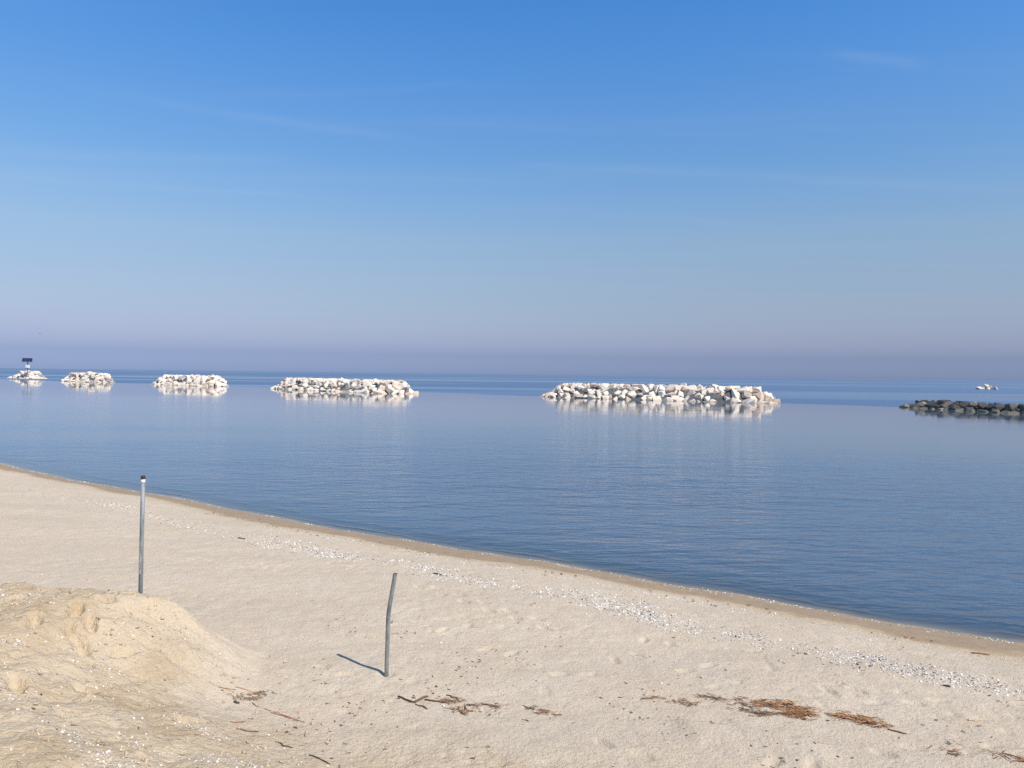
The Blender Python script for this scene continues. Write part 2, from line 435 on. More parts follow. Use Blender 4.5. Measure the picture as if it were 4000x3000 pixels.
def water_material():
    m, nt, out = new_mat('sea_water'); t = NT(nt)
    pos = t.n('ShaderNodeNewGeometry').outputs['Position']
    sep = t.n('ShaderNodeSeparateXYZ'); t.l(pos, sep.inputs[0])
    X, Y = sep.outputs[0], sep.outputs[1]
    att = t.n('ShaderNodeAttribute', attribute_name='tint')
    sc = t.n('ShaderNodeSeparateColor'); t.l(att.outputs['Color'], sc.inputs[0])
    clear, = sc.outputs[:1]                      # 1 at the waterline, 0 where the bottom cannot be seen
    # beyond the line of breakwaters the sea is open to the wind
    line = t.math('ADD', Y, t.math('MULTIPLY', X, 0.69))
    wob = t.rng(t.noise(t.mapping(pos, (0, 0, R(-35)), (0.02, 0.06, 1)), 1.0, 2), 0, 1, -7, 7)
    outer = t.rng(t.math('ADD', line, wob), 146, 151, 0, 1, True)
    # streaks of calmer and rougher water
    slick = t.noise(t.mapping(pos, (0, 0, R(-4)), (0.0010, 0.009, 1), (3, 0.4, 0)), 1.0, 3, 0.6)
    cat = t.noise(t.mapping(pos, (0, 0, R(-26)), (0.02, 0.085, 1)), 1.0, 4, 0.55)
    off = t.math('MULTIPLY', t.math('SUBTRACT', line, 16.7), 0.82)          # metres off the waterline
    # ripples
    rp = t.mapping(pos, (0, 0, R(-20)), (1.3, 3.3, 1))
    r1 = t.noise(rp, 1.0, 3, 0.5, 0.3)
    r2 = t.noise(t.mapping(pos, (0, 0, R(-30)), (0.42, 1.05, 1), (7, 3, 0)), 1.0, 3, 0.55, 0.4)
    r3 = t.noise(t.mapping(pos, (0, 0, R(-24)), (0.06, 0.24, 1)), 1.0, 2)
    amp = t.math('MULTIPLY', t.rng(cat, 0.38, 0.64, 0.35, 1.0), t.math('MULTIPLY', t.math('MULTIPLY', t.rng(off, 5, 42, 0.85, 0.05), t.rng(off, 0.3, 2.2, 0.15, 1.0)), t.rng(X, -14, 7, 0.25, 1.0)))
    hgt = t.math('ADD', t.math('MULTIPLY', r1, t.rng(off, 4, 26, 0.17, 0.05)), t.math('ADD', t.math('MULTIPLY', r2, t.rng(off, 4, 26, 0.27, 0.13)), t.math('MULTIPLY', r3, 0.18)))
    amp_i = t.math('MULTIPLY', amp, WATER_BUMP)
    nb = t.bump(hgt, amp_i, 1.0)
    # wavelets lapping at the edge
    cw = t.math('ADD', clear, t.rng(t.noise(pos, 0.9, 3, 0.55), 0.2, 0.8, -0.11, 0.11))
    def ridge(c0, w):
        q = t.math('DIVIDE', t.math('SUBTRACT', cw, c0), w)
        return t.math('EXPONENT', t.math('MULTIPLY', t.math('MULTIPLY', q, q), -1.0))
    lap = t.math('ADD', ridge(0.68, 0.05), t.math('MULTIPLY', ridge(0.34, 0.045), 0.8))
    nb = t.bump(t.math('MULTIPLY', lap, t.rng(t.noise(pos, 0.45, 3, 0.6), 0.40, 0.62, 0.0, 1.0)), 1.0, 0.015, nb)
    ro = t.math('ADD', t.math('MULTIPLY', outer, t.rng(slick, 0.52, 0.63, 0.42, 0.08)),
                t.math('MULTIPLY', t.math('SUBTRACT', 1.0, outer), t.math('ADD', t.rng(cat, 0.35, 0.65, 0.02, 0.08), t.rng(off, 5, 70, 0.13, 0.0))))
    gl = t.n('ShaderNodeBsdfGlossy'); t.l(ro, gl.inputs['Roughness']); t.l(nb, gl.inputs['Normal'])
    gl.inputs['Color'].default_value = (1, 1, 1, 1)
    body = t.n('ShaderNodeBsdfDiffuse')
    t.l(t.mix(outer, WATER_BODY, (0.03, 0.09, 0.19)), body.inputs['Color'])
    tr = t.n('ShaderNodeBsdfTransparent'); tr.inputs['Color'].default_value = (0.86, 0.90, 0.90, 1)
    under = t.n('ShaderNodeMixShader'); t.l(clear, under.inputs[0]); t.l(body.outputs[0], under.inputs[1]); t.l(tr.outputs[0], under.inputs[2])
    fr = t.n('ShaderNodeFresnel'); fr.inputs['IOR'].default_value = 1.333; t.l(nb, fr.inputs['Normal'])
    f = t.math('MULTIPLY', fr.outputs[0], t.rng(t.math('MULTIPLY', outer, t.rng(slick, 0.52, 0.63, 1.0, 0.1)), 0, 1, 1.0, 0.36))
    top = t.n('ShaderNodeMixShader'); t.l(f, top.inputs[0]); t.l(under.outputs[0], top.inputs[1]); t.l(gl.outputs[0], top.inputs[2])
    t.l(top.outputs[0], out.inputs[0])
    return m
WATER_BUMP = 1.25
WATER_BODY = (0.078, 0.118, 0.168)
M_WATER = water_material()

def rock_material(name, ramp, dark_base):
    m, nt, out = new_mat(name); t = NT(nt)
    oi = t.n('ShaderNodeObjectInfo')
    cr = t.n('ShaderNodeValToRGB'); set_ramp(cr, ramp); t.l(oi.outputs['Random'], cr.inputs[0])
    pos = t.n('ShaderNodeNewGeometry').outputs['Position']
    n1 = t.noise(pos, 1.1, 5, 0.6); n2 = t.noise(pos, 5.0, 4, 0.65)
    c = t.mix(t.rng(n1, 0.45, 0.75, 0, 0.65), cr.outputs[0], dark_base[0])
    c = t.mix(t.rng(n2, 0.5, 0.8, 0, 0.5), c, dark_base[1])
    # tide mark: growth on stone that the sea wets
    sep = t.n('ShaderNodeSeparateXYZ'); t.l(pos, sep.inputs[0])
    tide = t.rng(t.math('ADD', sep.outputs[2], t.rng(n1, 0, 1, -0.25, 0.25)), SEA + 0.05, SEA + 0.4, dark_base[3], 0)
    c = t.mix(tide, c, dark_base[2])
    nb = t.bump(t.math('ADD', n1, t.math('MULTIPLY', n2, 0.4)), 0.5, 0.25)
    t.principled(out, c, 0.9, 0, nb, 0.2)
    return m
M_LIME = rock_material('pale_limestone', [(0.0, (0.69, 0.595, 0.49)), (0.25, (0.76, 0.665, 0.56)), (0.5, (0.73, 0.60, 0.475)), (0.66, (0.79, 0.715, 0.62)),
                        (0.82, (0.62, 0.57, 0.51)), (0.89, (0.70, 0.52, 0.39)), (0.965, (0.30, 0.295, 0.29))],
                       ((0.72, 0.60, 0.48), (0.62, 0.56, 0.49), (0.44, 0.34, 0.24), 0.5))
M_DARK = rock_material('dark_boulder_stone', [(0.0, (0.055, 0.055, 0.058)), (0.5, (0.085, 0.082, 0.078)), (0.78, (0.06, 0.062, 0.07)), (0.9, (0.20, 0.18, 0.15)), (0.96, (0.34, 0.30, 0.24))],
                       ((0.07, 0.066, 0.06), (0.12, 0.11, 0.095), (0.22, 0.195, 0.135), 0.6))

def simple_mat(name, base, rough, metal=0.0, wear=None, scale=6.0, amount=0.6, bump=0.15, stretch=(1, 1, 1)):
    m, nt, out = new_mat(name); t = NT(nt)
    pos = t.n('ShaderNodeTexCoord').outputs['Object']
    v = t.mapping(pos, (0, 0, 0), stretch)
    n1 = t.noise(v, scale, 5, 0.6); n2 = t.noise(v, scale * 4.3, 3, 0.6)
    c = base
    if wear is not None:
        c = t.mix(t.rng(t.math('ADD', n1, t.rng(n2, 0, 1, -0.12, 0.12)), 0.44, 0.62, 0, amount), base, wear)
    nb = t.bump(n2, bump, 0.01)
    t.principled(out, c, rough, metal, nb)
    return m
M_PIPE = simple_mat('galvanised_pipe', (0.265, 0.285, 0.285), 0.6, 0.1, (0.15, 0.16, 0.17), 5.0, 0.85, 0.2, (6, 6, 1.2))
M_PIPE_OLD = simple_mat('weathered_grey_pipe', (0.27, 0.275, 0.27), 0.6, 0.2, (0.145, 0.15, 0.155), 5.0, 0.9, 0.25, (6, 6, 1.5))
M_PATCH = simple_mat('flaking_pale_paint', (0.52, 0.48, 0.40), 0.75, 0.0, (0.30, 0.30, 0.29), 9.0, 0.9, 0.3)
M_RUST = simple_mat('dark_rust', (0.085, 0.045, 0.032), 0.85, 0.1, (0.03, 0.02, 0.018), 20.0, 0.8, 0.4)
M_WHITE = simple_mat('white_paint', (0.78, 0.78, 0.76), 0.5, 0.0, (0.6, 0.58, 0.54), 3.0, 0.5)
M_PANEL = simple_mat('solar_cells', (0.018, 0.024, 0.075), 0.25, 0.0, (0.03, 0.035, 0.09), 2.0, 0.4, 0.05)
M_ALU = simple_mat('grey_steel', (0.26, 0.25, 0.25), 0.5, 0.4, (0.16, 0.13, 0.11), 2.0, 0.7)
M_BIRD = simple_mat('dark_plumage', (0.03, 0.03, 0.035), 0.8, 0.0, (0.06, 0.055, 0.05), 6.0, 0.6)

def tint_mat(name, rough=0.8, spec=0.3, scale=40.0):
    m, nt, out = new_mat(name); t = NT(nt)
    att = t.n('ShaderNodeAttribute', attribute_name='tint')
    pos = t.n('ShaderNodeNewGeometry').outputs['Position']
    n1 = t.noise(pos, scale, 3, 0.6)
    c = t.mix(t.rng(n1, 0.35, 0.75, 0, 0.45), att.outputs['Color'], (0.2, 0.15, 0.1))
    t.principled(out, c, rough, 0, None, spec)
    return m
M_SHELL = tint_mat('sea_shell', 0.55, 0.4, 15.0)
M_REED = tint_mat('dead_reed', 0.85, 0.2, 30.0)
M_STICK = simple_mat('driftwood', (0.17, 0.095, 0.06), 0.85, 0, (0.085, 0.05, 0.035), 30.0, 0.8, 0.4)
M_STICK_RED = simple_mat('russet_reed_stem', (0.33, 0.15, 0.075), 0.8, 0, (0.2, 0.085, 0.045), 30.0, 0.8, 0.3)
M_STICK_PALE = simple_mat('bleached_reed_stem', (0.55, 0.42, 0.27), 0.8, 0, (0.40, 0.27, 0.16), 30.0, 0.8, 0.3)
M_BARK = simple_mat('charred_bark', (0.05, 0.035, 0.028), 0.9, 0, (0.10, 0.07, 0.05), 25.0, 0.8, 0.5)

# ------------------------------------------------------------------ beach and sea bed
def grow(a, b, d0, r):
    """coordinates from a to b with the step growing by r from d0"""
    out, x, d, sg = [], a, d0, (1 if b > a else -1)
    while (b - x) * sg > 0:
        d *= r; x += d * sg; out.append(x)
    return out
xs = np.array(sorted(grow(-5.4, -34, 0.03, 1.013) + list(np.arange(-5.4, 5.6, 0.03)) + grow(5.57, 14, 0.03, 1.02)))
xs = np.concatenate([np.array(grow(-34, -2500, 0.6, 1.16))[::-1], xs, np.array(grow(14, 2500, 0.4, 1.2))])
ys = np.array(sorted(list(np.arange(5.0, 10.4, 0.03)) + grow(10.37, 40, 0.03, 1.009)))
ys = np.concatenate([np.array(grow(5.0, -60, 0.04, 1.12))[::-1], ys, np.array(grow(40, 3000, 0.4, 1.2))])
GX, GY = np.meshgrid(xs, ys)
GZ = height(GX, GY)
nx, ny = len(xs), len(ys)
idx = np.arange(nx * ny).reshape(ny, nx)
quads = np.stack([idx[:-1, :-1], idx[:-1, 1:], idx[1:, 1:], idx[1:, :-1]], -1).reshape(-1, 4)
S = shore_s(GX, GY); TD = toe_dist(GX, GY)

DRIFTS = [(-10.4, 20.17, 0.5), (-7.79, 18.04, 0.35), (-5.17, 16.43, 0.8), (-4.27, 15.73, 1.2), (-3.48, 15.05, 0.8), (-1.62, 14.21, 0.8), (-1.05, 13.55, 1.1), (-0.18, 13.0, 0.6), (1.61, 12.33, 1.2), (1.88, 11.66, 1.2), (2.21, 11.15, 1.2), (2.59, 10.89, 0.6), (3.49, 10.29, 0.4), (4.8, 9.48, 1.2), (5.01, 9.27, 1.2), (5.3, 9.13, 0.6), (5.86, 8.91, 0.6)]     # thick patches of the shell drift: x, y, weight
BANDS = [((-4.8, 7.21), (-4.1, 7.65), 0.10), ((-4.15, 7.9), (-3.7, 7.9), 0.07), ((-4.6, 6.75), (-3.3, 7.3), 0.07), ((-3.66, 5.59), (-2.63, 5.36), 0.14),
         ((-2.62, 6.73), (-1.5, 6.49), 0.12), ((-3.3, 5.95), (-2.0, 5.9), 0.07), ((-2.3, 6.2), (-1.2, 6.0), 0.10)]
def shell_density(x, y):
    """how thickly shells lie: swash line, high-water drift, older drift, streaks on the bank"""
    s = shore_s(x, y)
    pat = sstep(-0.12, 0.42, fbm(x * 0.42 + 90, y * 0.42 + 33, 3))
    pat2 = sstep(-0.30, 0.35, fbm(x * 1.3 + 20, y * 1.3 - 60, 2))
    mid = 3.42 + 0.16 * np.sin(x * 0.8) + 0.22 * fbm(x * 0.35, y * 0.35, 2)
    mid = 3.40 + 0.10 * np.sin(x * 0.8)
    thick = 0.0
    for px_, py_, wt in DRIFTS:
        al = (x - px_) * 0.837 - (y - py_) * 0.547; ac = (x - px_) * 0.547 + (y - py_) * 0.837
        thick = thick + wt * np.exp(-(al / 0.75) ** 2 - (ac / 0.24) ** 2)
    d1 = (np.exp(-((s - mid) / 0.20) ** 2) * 0.42 + np.minimum(thick, 1.3) * 1.0) * (0.25 + 0.75 * pat2) * sstep(-15.5, -10, x)
    d2 = np.exp(-((s - 1.95) / 0.13) ** 2) * (0.3 + 0.6 * pat2) * sstep(-7, -1, x)
    d3 = np.exp(-((s - 0.16) / 0.10) ** 2) * (0.12 + 0.55 * pat2 * pat2) + np.exp(-((s - 0.45) / 0.24) ** 2) * 0.4 * sstep(-2.5, 3, x) * pat2
    d4 = 0.055 * np.exp(-((s - 2.9) / 0.8) ** 2)
    td = toe_dist(x, y)
    a = 0.50 * x + 0.87 * y                        # across the plough marks on the bank
    b = 0.87 * x - 0.50 * y
    st = sstep(0.10, 0.55, perlin(a * 1.75 + 2.3, b * 0.30 + 1.2) + 0.35 * perlin(a * 5 + 9, b * 0.8))
    for (ax, ay), (bx_, by_), wd in BANDS:
        t = np.clip(((x - ax) * (bx_ - ax) + (y - ay) * (by_ - ay)) / ((bx_ - ax) ** 2 + (by_ - ay) ** 2), 0, 1)
        st = st + 1.5 * np.exp(-(np.hypot(x - ax - t * (bx_ - ax), y - ay - t * (by_ - ay)) / wd) ** 2) * (0.4 + 0.6 * sstep(-0.2, 0.3, perlin(x * 4, y * 4 + 7)))
    d5 = sstep(-0.2, 0.9, td) * sstep(10, 8.8, y) * (0.035 + 0.42 * st * pat2)
    return d1, d2, d3, d4, d5

D = shell_density(GX, GY)
damp = sstep(2.05, 1.15, S + 0.2 * fbm(GX * 1.6, GY * 1.6, 3) + 0.45 * fbm(GX * 0.35 + 60, GY * 0.35, 2) + 0.25 * sstep(-6, -14, GX)) 
bankm = sstep(0.0, 1.5, TD + 0.3 * fbm(GX * 0.7 + 11, GY * 0.7, 3)) * sstep(10.8, 10.0, GY)
# a fainter spill of the same sand across the foot of the view
spill = 0.75 * sstep(7.6, 6.6, GY + 0.12 * GX + 0.5 * fbm(GX * 0.8, GY * 0.8 + 70, 3)) * sstep(3.4, 0.5, GX)
shellm = np.clip(D[0] * 0.75 + D[1] * 0.5 + D[2] * 0.6 + D[4] * 1.0, 0, 1)
tint = np.stack([damp, np.clip(np.maximum(bankm, spill), 0, 1), shellm, sstep(0.12, -0.12, S)], -1).reshape(-1, 4)
beach = mesh_np('beach_ground', np.stack([GX, GY, GZ], -1).reshape(-1, 3), quads, M_SAND, smooth=True, fcol=tint)
tag(beach, 'pale sandy beach with damp strip along the sea and ploughed sand bank', None, None, 'structure')

# ------------------------------------------------------------------ sea
wx = np.concatenate([np.array(grow(-40, -30000, 2, 1.25))[::-1], np.arange(-40, 16, 0.25), np.array(grow(15.75, 30000, 0.5, 1.3))])
wy = np.concatenate([np.arange(6, 40, 0.25), np.array(grow(39.75, 45000, 0.5, 1.2))])
WX, WY = np.meshgrid(wx, wy)
ws = shore_s(WX, WY)
WZ = np.full(WX.shape, SEA)
clear = 0.95 * np.exp(np.minimum(ws, 0) / 0.9)
iw = np.arange(WX.size).reshape(WX.shape)
wq = np.stack([iw[:-1, :-1], iw[:-1, 1:], iw[1:, 1:], iw[1:, :-1]], -1).reshape(-1, 4)
keep = (ws.reshape(-1)[wq].min(1) < 3.0)
sea = mesh_np('sea_water', np.stack([WX, WY, WZ], -1).reshape(-1, 3), wq[keep], M_WATER, smooth=True,
              fcol=np.stack([clear] * 3 + [np.ones_like(clear)], -1).reshape(-1, 4))
tag(sea, 'calm blue sea reflecting the hazy sky', None, None, 'structure')

# ------------------------------------------------------------------ breakwaters
def rock_mesh(name, mat, seed, n=16, blocky=0.55, smooth_amt=0.0):
    r = random.Random(seed)
    bm = bmesh.new()
    ax = (r.uniform(0.85, 1.3), r.uniform(0.75, 1.05), r.uniform(0.6, 0.9))
    for _ in range(n):
        v = Vector((r.gauss(0, 1), r.gauss(0, 1), r.gauss(0, 1))).normalized()
        m = max(abs(v.x), abs(v.y), abs(v.z))
        v = v * (1 - blocky) + (v / m) * blocky
        v *= r.uniform(0.86, 1.1)
        bm.verts.new((v.x * ax[0], v.y * ax[1], v.z * ax[2]))
    res = bmesh.ops.convex_hull(bm, input=bm.verts[:])
    bmesh.ops.delete(bm, geom=[v for v in bm.verts if not v.link_faces], context='VERTS')
    bmesh.ops.bevel(bm, geom=bm.edges[:], offset=0.025, segments=1, affect='EDGES')
    me = bpy.data.meshes.new(name)
    bm.normal_update(); bm.to_mesh(me); bm.free()
    me.materials.append(mat)
    return me
M_CORE = simple_mat('gap_shade_rubble', (0.13, 0.13, 0.13), 0.95, 0, (0.07, 0.07, 0.075), 1.0, 0.8, 0.3)  # core rubble coloured dark to paint in shade between the outer stones
LIME_ROCKS = [rock_mesh('limestone_block', M_LIME, 100 + i, random.Random(i).choice((9, 10, 12, 14)), 0.72) for i in range(14)]
DARK_ROCKS = [rock_mesh('dark_boulder', M_DARK, 300 + i, 24, 0.35) for i in range(10)]

def breakwater(label, A, B, radius, crest_h, crest_r, step, meshes, core_mat, seed, size=(0.8, 1.15), group=None, grow_to=0.0, flat_end=False, core_name='rubble_core'):
    """capsule-shaped mound of blocks from A to B; stones are parts of it"""
    r = random.Random(seed)
    A = Vector(A); B = Vector(B); L = (B - A).length; d = (B - A) / L
    nrm = Vector((d.y, -d.x))
    if nrm.y > 0: nrm = -nrm                                # towards the shore
    root = empty('breakwater', ((A.x + B.x) / 2, (A.y + B.y) / 2, SEA))
    tag(root, label, 'breakwater', group)
    org = Vector(root.location)
    def prof(q):
        return crest_h * min(1.0, max(-0.4, (radius - q) / (radius - crest_r)))
    def axis(u):
        return max(0.0, -u, u - L)
    pts = []
    tries = 0
    while tries < 9000:
        tries += 1
        u = r.uniform(-radius - .3, L + radius + .3); v = r.uniform(-crest_r - 0.5, radius)
        if u < 0 or u > L:
            q = math.hypot(axis(u), v)
        else:
            q = abs(v)
        if q > radius - 0.05: continue
        fsz = 1.0 + grow_to * min(1, max(0, u / L)) ** 2
        st = step * fsz
        if any((u - a) ** 2 + (v - b) ** 2 < (0.5 * (st + c)) ** 2 for a, b, c in pts): continue
        pts.append((u, v, st))
        p = Vector((A.x + d.x * u + nrm.x * v, A.y + d.y * u + nrm.y * v))
        o = bpy.data.objects.new('stone', r.choice(meshes))
        s = st * r.uniform(*size) * 0.86
        o.scale = (s * r.uniform(0.9, 1.25), s * r.uniform(0.85, 1.1), s * r.uniform(0.85, 1.1))
        o.rotation_euler = (r.uniform(-0.6, 0.6), r.uniform(-0.6, 0.6), r.uniform(0, 6.283))
        # set the block so that its outer face lies in the face of the mound
        if q < crest_r:
            out = Vector((0, 0, 1))
        else:
            fu = -axis(u) if u < 0 else axis(u)
            rad = Vector((d.x * fu + nrm.x * v, d.y * fu + nrm.y * v, 0)).normalized()
            k = math.atan2(crest_h, radius - crest_r)
            out = (rad * math.sin(k) + Vector((0, 0, 1)) * math.cos(k)).normalized()
        rot = o.rotation_euler.to_matrix() @ Matrix.Diagonal(o.scale)
        sup = max((rot @ vv.co).dot(out) for vv in o.data.vertices)
        face = Vector((p.x - org.x, p.y - org.y, max(prof(q), 0.16 * crest_h)))
        o.location = face + out * ((r.uniform(-0.05, 0.05) if q < crest_r else r.uniform(-0.16, 0.14)) * step - sup)
        link(o, root)
    # rubble in the heart of the mound
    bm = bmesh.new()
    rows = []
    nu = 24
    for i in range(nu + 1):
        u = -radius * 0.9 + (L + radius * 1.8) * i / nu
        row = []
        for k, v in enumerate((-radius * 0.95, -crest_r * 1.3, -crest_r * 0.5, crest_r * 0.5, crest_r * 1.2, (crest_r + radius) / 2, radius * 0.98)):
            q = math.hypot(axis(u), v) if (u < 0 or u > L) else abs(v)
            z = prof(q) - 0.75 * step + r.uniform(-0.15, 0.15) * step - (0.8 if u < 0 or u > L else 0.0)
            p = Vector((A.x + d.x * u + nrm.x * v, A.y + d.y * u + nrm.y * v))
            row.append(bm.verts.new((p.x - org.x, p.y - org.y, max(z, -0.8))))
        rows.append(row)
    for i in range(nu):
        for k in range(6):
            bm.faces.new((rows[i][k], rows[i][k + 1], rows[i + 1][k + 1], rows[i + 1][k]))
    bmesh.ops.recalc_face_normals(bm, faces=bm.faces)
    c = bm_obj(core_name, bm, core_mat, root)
    c['kind'] = 'stuff'
    return root, len(pts)

GRP = 'pale stone breakwaters off the beach'
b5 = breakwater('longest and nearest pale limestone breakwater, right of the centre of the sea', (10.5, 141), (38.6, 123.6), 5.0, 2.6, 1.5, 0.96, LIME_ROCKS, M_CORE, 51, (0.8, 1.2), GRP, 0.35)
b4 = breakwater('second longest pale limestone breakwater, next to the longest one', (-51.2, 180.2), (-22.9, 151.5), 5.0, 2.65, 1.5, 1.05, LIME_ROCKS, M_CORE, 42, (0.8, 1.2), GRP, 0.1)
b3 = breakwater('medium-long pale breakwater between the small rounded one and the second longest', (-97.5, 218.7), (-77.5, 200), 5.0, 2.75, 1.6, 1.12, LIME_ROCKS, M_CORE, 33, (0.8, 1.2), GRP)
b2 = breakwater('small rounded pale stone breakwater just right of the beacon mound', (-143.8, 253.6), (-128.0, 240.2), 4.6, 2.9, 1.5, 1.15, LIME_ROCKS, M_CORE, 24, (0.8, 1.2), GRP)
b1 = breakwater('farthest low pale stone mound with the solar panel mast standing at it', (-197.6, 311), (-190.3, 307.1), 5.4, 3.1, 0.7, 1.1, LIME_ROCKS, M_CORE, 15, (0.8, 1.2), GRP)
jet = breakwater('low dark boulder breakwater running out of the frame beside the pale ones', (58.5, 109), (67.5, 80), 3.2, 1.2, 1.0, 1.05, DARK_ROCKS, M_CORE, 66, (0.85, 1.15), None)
print('stones', [b[1] for b in (b1, b2, b3, b4, b5, jet)])

# six blocks that just break the surface far out
reef = empty('stone_reef', (211.5, 342, SEA))
tag(reef, 'tiny cluster of white blocks far out above the dark breakwater', 'reef')
for k, (dx, dy, z, s, rz) in enumerate([(-3.9, -1.0, .45, 1.35, .3), (-2.2, -0.6, .4, 0.95, 1.2), (-0.9, -0.3, 1.35, 1.15, 2.2), (0.9, 0.2, .55, 1.3, .7), (2.4, 0.6, .2, 1.0, 2.8), (4.0, 1.0, .5, 1.3, .1), (-0.6, -0.6, .4, 1.2, 4), (1.8, 0.2, .5, 1.0, 1), (-3.0, -0.9, .5, 1.0, 5)]):
    o = bpy.data.objects.new('stone', LIME_ROCKS[k * 2 % 14])
    o.location = (dx, dy, z); o.scale = (s * 1.1, s, s * 0.95); o.rotation_euler = (0.2 * k, -0.3 + 0.1 * k, rz)
    link(o, reef)

# ------------------------------------------------------------------ beacon mast with solar panel
bx, by = -191.1, 303.0
mast = empty('beacon_mast', (bx, by, SEA))
tag(mast, 'steel mast with dark tilted solar panel and white cabinet at the far stone mound', 'beacon')
bm_obj('pole', tube([(0, 0, -1.5), (0, 0, 7.0)], [0.17, 0.14], 10), M_ALU, mast, True)
bm_obj('pile_sleeve', tube([(0, 0, -1.5), (0, 0, 1.9)], [0.36, 0.36], 12), M_ALU, mast, True)
lad = bm_obj('ladder', tube([(-0.55, -0.5, -0.4), (-0.55, -0.5, 2.0), (-0.2, -0.3, 2.2)], [0.07, 0.07, 0.07], 6), M_ALU, mast)
for k in range(5):
    bm_obj('rung', tube([(-0.55, -0.5, 0.0 + 0.4 * k), (-0.3, -0.3, 0.0 + 0.4 * k)], [0.04, 0.04], 5), M_ALU, lad)
bm_obj('platform', box_bm(1.5, 1.3, 0.14, 0.03, Matrix.Translation((0.05, 0, 4.05))), M_ALU, mast)
cab = bm_obj('cabinet', box_bm(1.25, 0.9, 1.3, 0.06, Matrix.Translation((0.1, -0.28, 4.82))), M_WHITE, mast)
bm_obj('cabinet_door', box_bm(0.92, 0.05, 0.98, 0.02, Matrix.Translation((0.1, -0.735, 4.82))), M_WHITE, cab)
bm_obj('head_bracket', tube([(0, 0, 5.4), (0, 0, 6.2), (0, -0.1, 6.9)], [0.34, 0.16, 0.3], 8), M_ALU, mast)
PM = Matrix.Translation((-0.1, -0.15, 7.35)) @ Matrix.Rotation(R(30), 4, 'Z') @ Matrix.Rotation(R(32), 4, 'X')
pan = bm_obj('solar_panel', box_bm(3.5, 2.7, 0.12, 0.02, PM), M_ALU, mast)
for i in range(3):
    for j in range(2):
        bm_obj('cell_module', box_bm(1.08, 1.25, 0.05, 0, PM @ Matrix.Translation((-1.14 + 1.14 * i, -0.66 + 1.32 * j, 0.075))), M_PANEL, pan)

# ------------------------------------------------------------------ gull in the air
bird = empty('bird', (-61.5, 100.0, 8.0))
tag(bird, 'tiny dark bird flying above the sea near the solar mast', 'bird')
def bird_body():
    pts = [(-0.02, -0.22, 0), (0, -0.17, 0.01), (0, -0.08, 0.0), (0, 0.05, -0.01), (0, 0.15, 0.0), (0, 0.24, 0.015)]
    return tube(pts, [0.006, 0.035, 0.06, 0.065, 0.035, 0.012], 8)
bm_obj('body', bird_body(), M_BIRD, bird, True)
for sd in (-1, 1):
    bm = bmesh.new()
    lead = [(0, -0.06, 0.02), (0.16 * sd, -0.12, 0.10), (0.36 * sd, -0.02, 0.06), (0.46 * sd, 0.06, 0.03)]
    trail = [(0, 0.08, 0.02), (0.16 * sd, 0.04, 0.095), (0.34 * sd, 0.07, 0.055), (0.46 * sd, 0.075, 0.03)]
    up = [[bm.verts.new((x, y, z + 0.008)) for x, y, z in row] for row in (lead, trail)]
    dn = [[bm.verts.new((x, y, z - 0.008)) for x, y, z in row] for row in (lead, trail)]
    for i in range(3):
        bm.faces.new((up[0][i], up[0][i + 1], up[1][i + 1], up[1][i])); bm.faces.new((dn[0][i], dn[1][i], dn[1][i + 1], dn[0][i + 1]))
        bm.faces.new((up[0][i], dn[0][i], dn[0][i + 1], up[0][i + 1])); bm.faces.new((up[1][i], up[1][i + 1], dn[1][i + 1], dn[1][i]))
    bmesh.ops.recalc_face_normals(bm, faces=bm.faces)
    bm_obj('wing', bm, M_BIRD, bird)
bird.scale = (0.4, 0.4, 0.4)
bird.rotation_euler = (0, R(12), R(70))

# ------------------------------------------------------------------ poles
PX, PY = -4.40, 9.15
pg = ground(PX, PY)
tall = empty('pole', (PX, PY, pg))
tag(tall, 'tall straight grey metal pole with rusty top behind the sand bank', 'pole', 'metal poles on the beach')
ztop = 2.19 - pg
def lean(z): return (0.0165 * z - 0.012, 0.0, z)
bm_obj('tube', tube([lean(-0.6), lean(ztop * .5), lean(ztop - 0.09)], [0.0245, 0.0245, 0.0245], 20), M_PIPE, tall, True)
bm_obj('white_collar', tube([lean(ztop - 0.09), lean(ztop - 0.045)], [0.0255, 0.0255], 20), M_WHITE, tall, True)
bm_obj('rusty_cap', tube([lean(ztop - 0.044), lean(ztop - 0.012), lean(ztop)], [0.0262, 0.0262, 0.021], 20), M_RUST, tall, False)
# flaking paint left on the side turned to the viewer
bm = bmesh.new()
rs = []
for i in range(13):
    z = 1.02 - pg + 0.42 * i / 12
    x0, _, _ = lean(z)
    a0 = R(196 + 7 * math.sin(i * 2.1)); a1 = R(282 + 12 * math.sin(i * 1.3 + 1) - 45 * max(0, (i - 7) / 5))
    rs.append([bm.verts.new((x0 + 0.0258 * math.cos(a0 + (a1 - a0) * k / 5), 0.0258 * math.sin(a0 + (a1 - a0) * k / 5), z)) for k in range(6)])
for i in range(12):
    for k in range(5): bm.faces.new((rs[i][k], rs[i][k + 1], rs[i + 1][k + 1], rs[i + 1][k]))
bm_obj('paint_patch', bm, M_PATCH, tall, True)

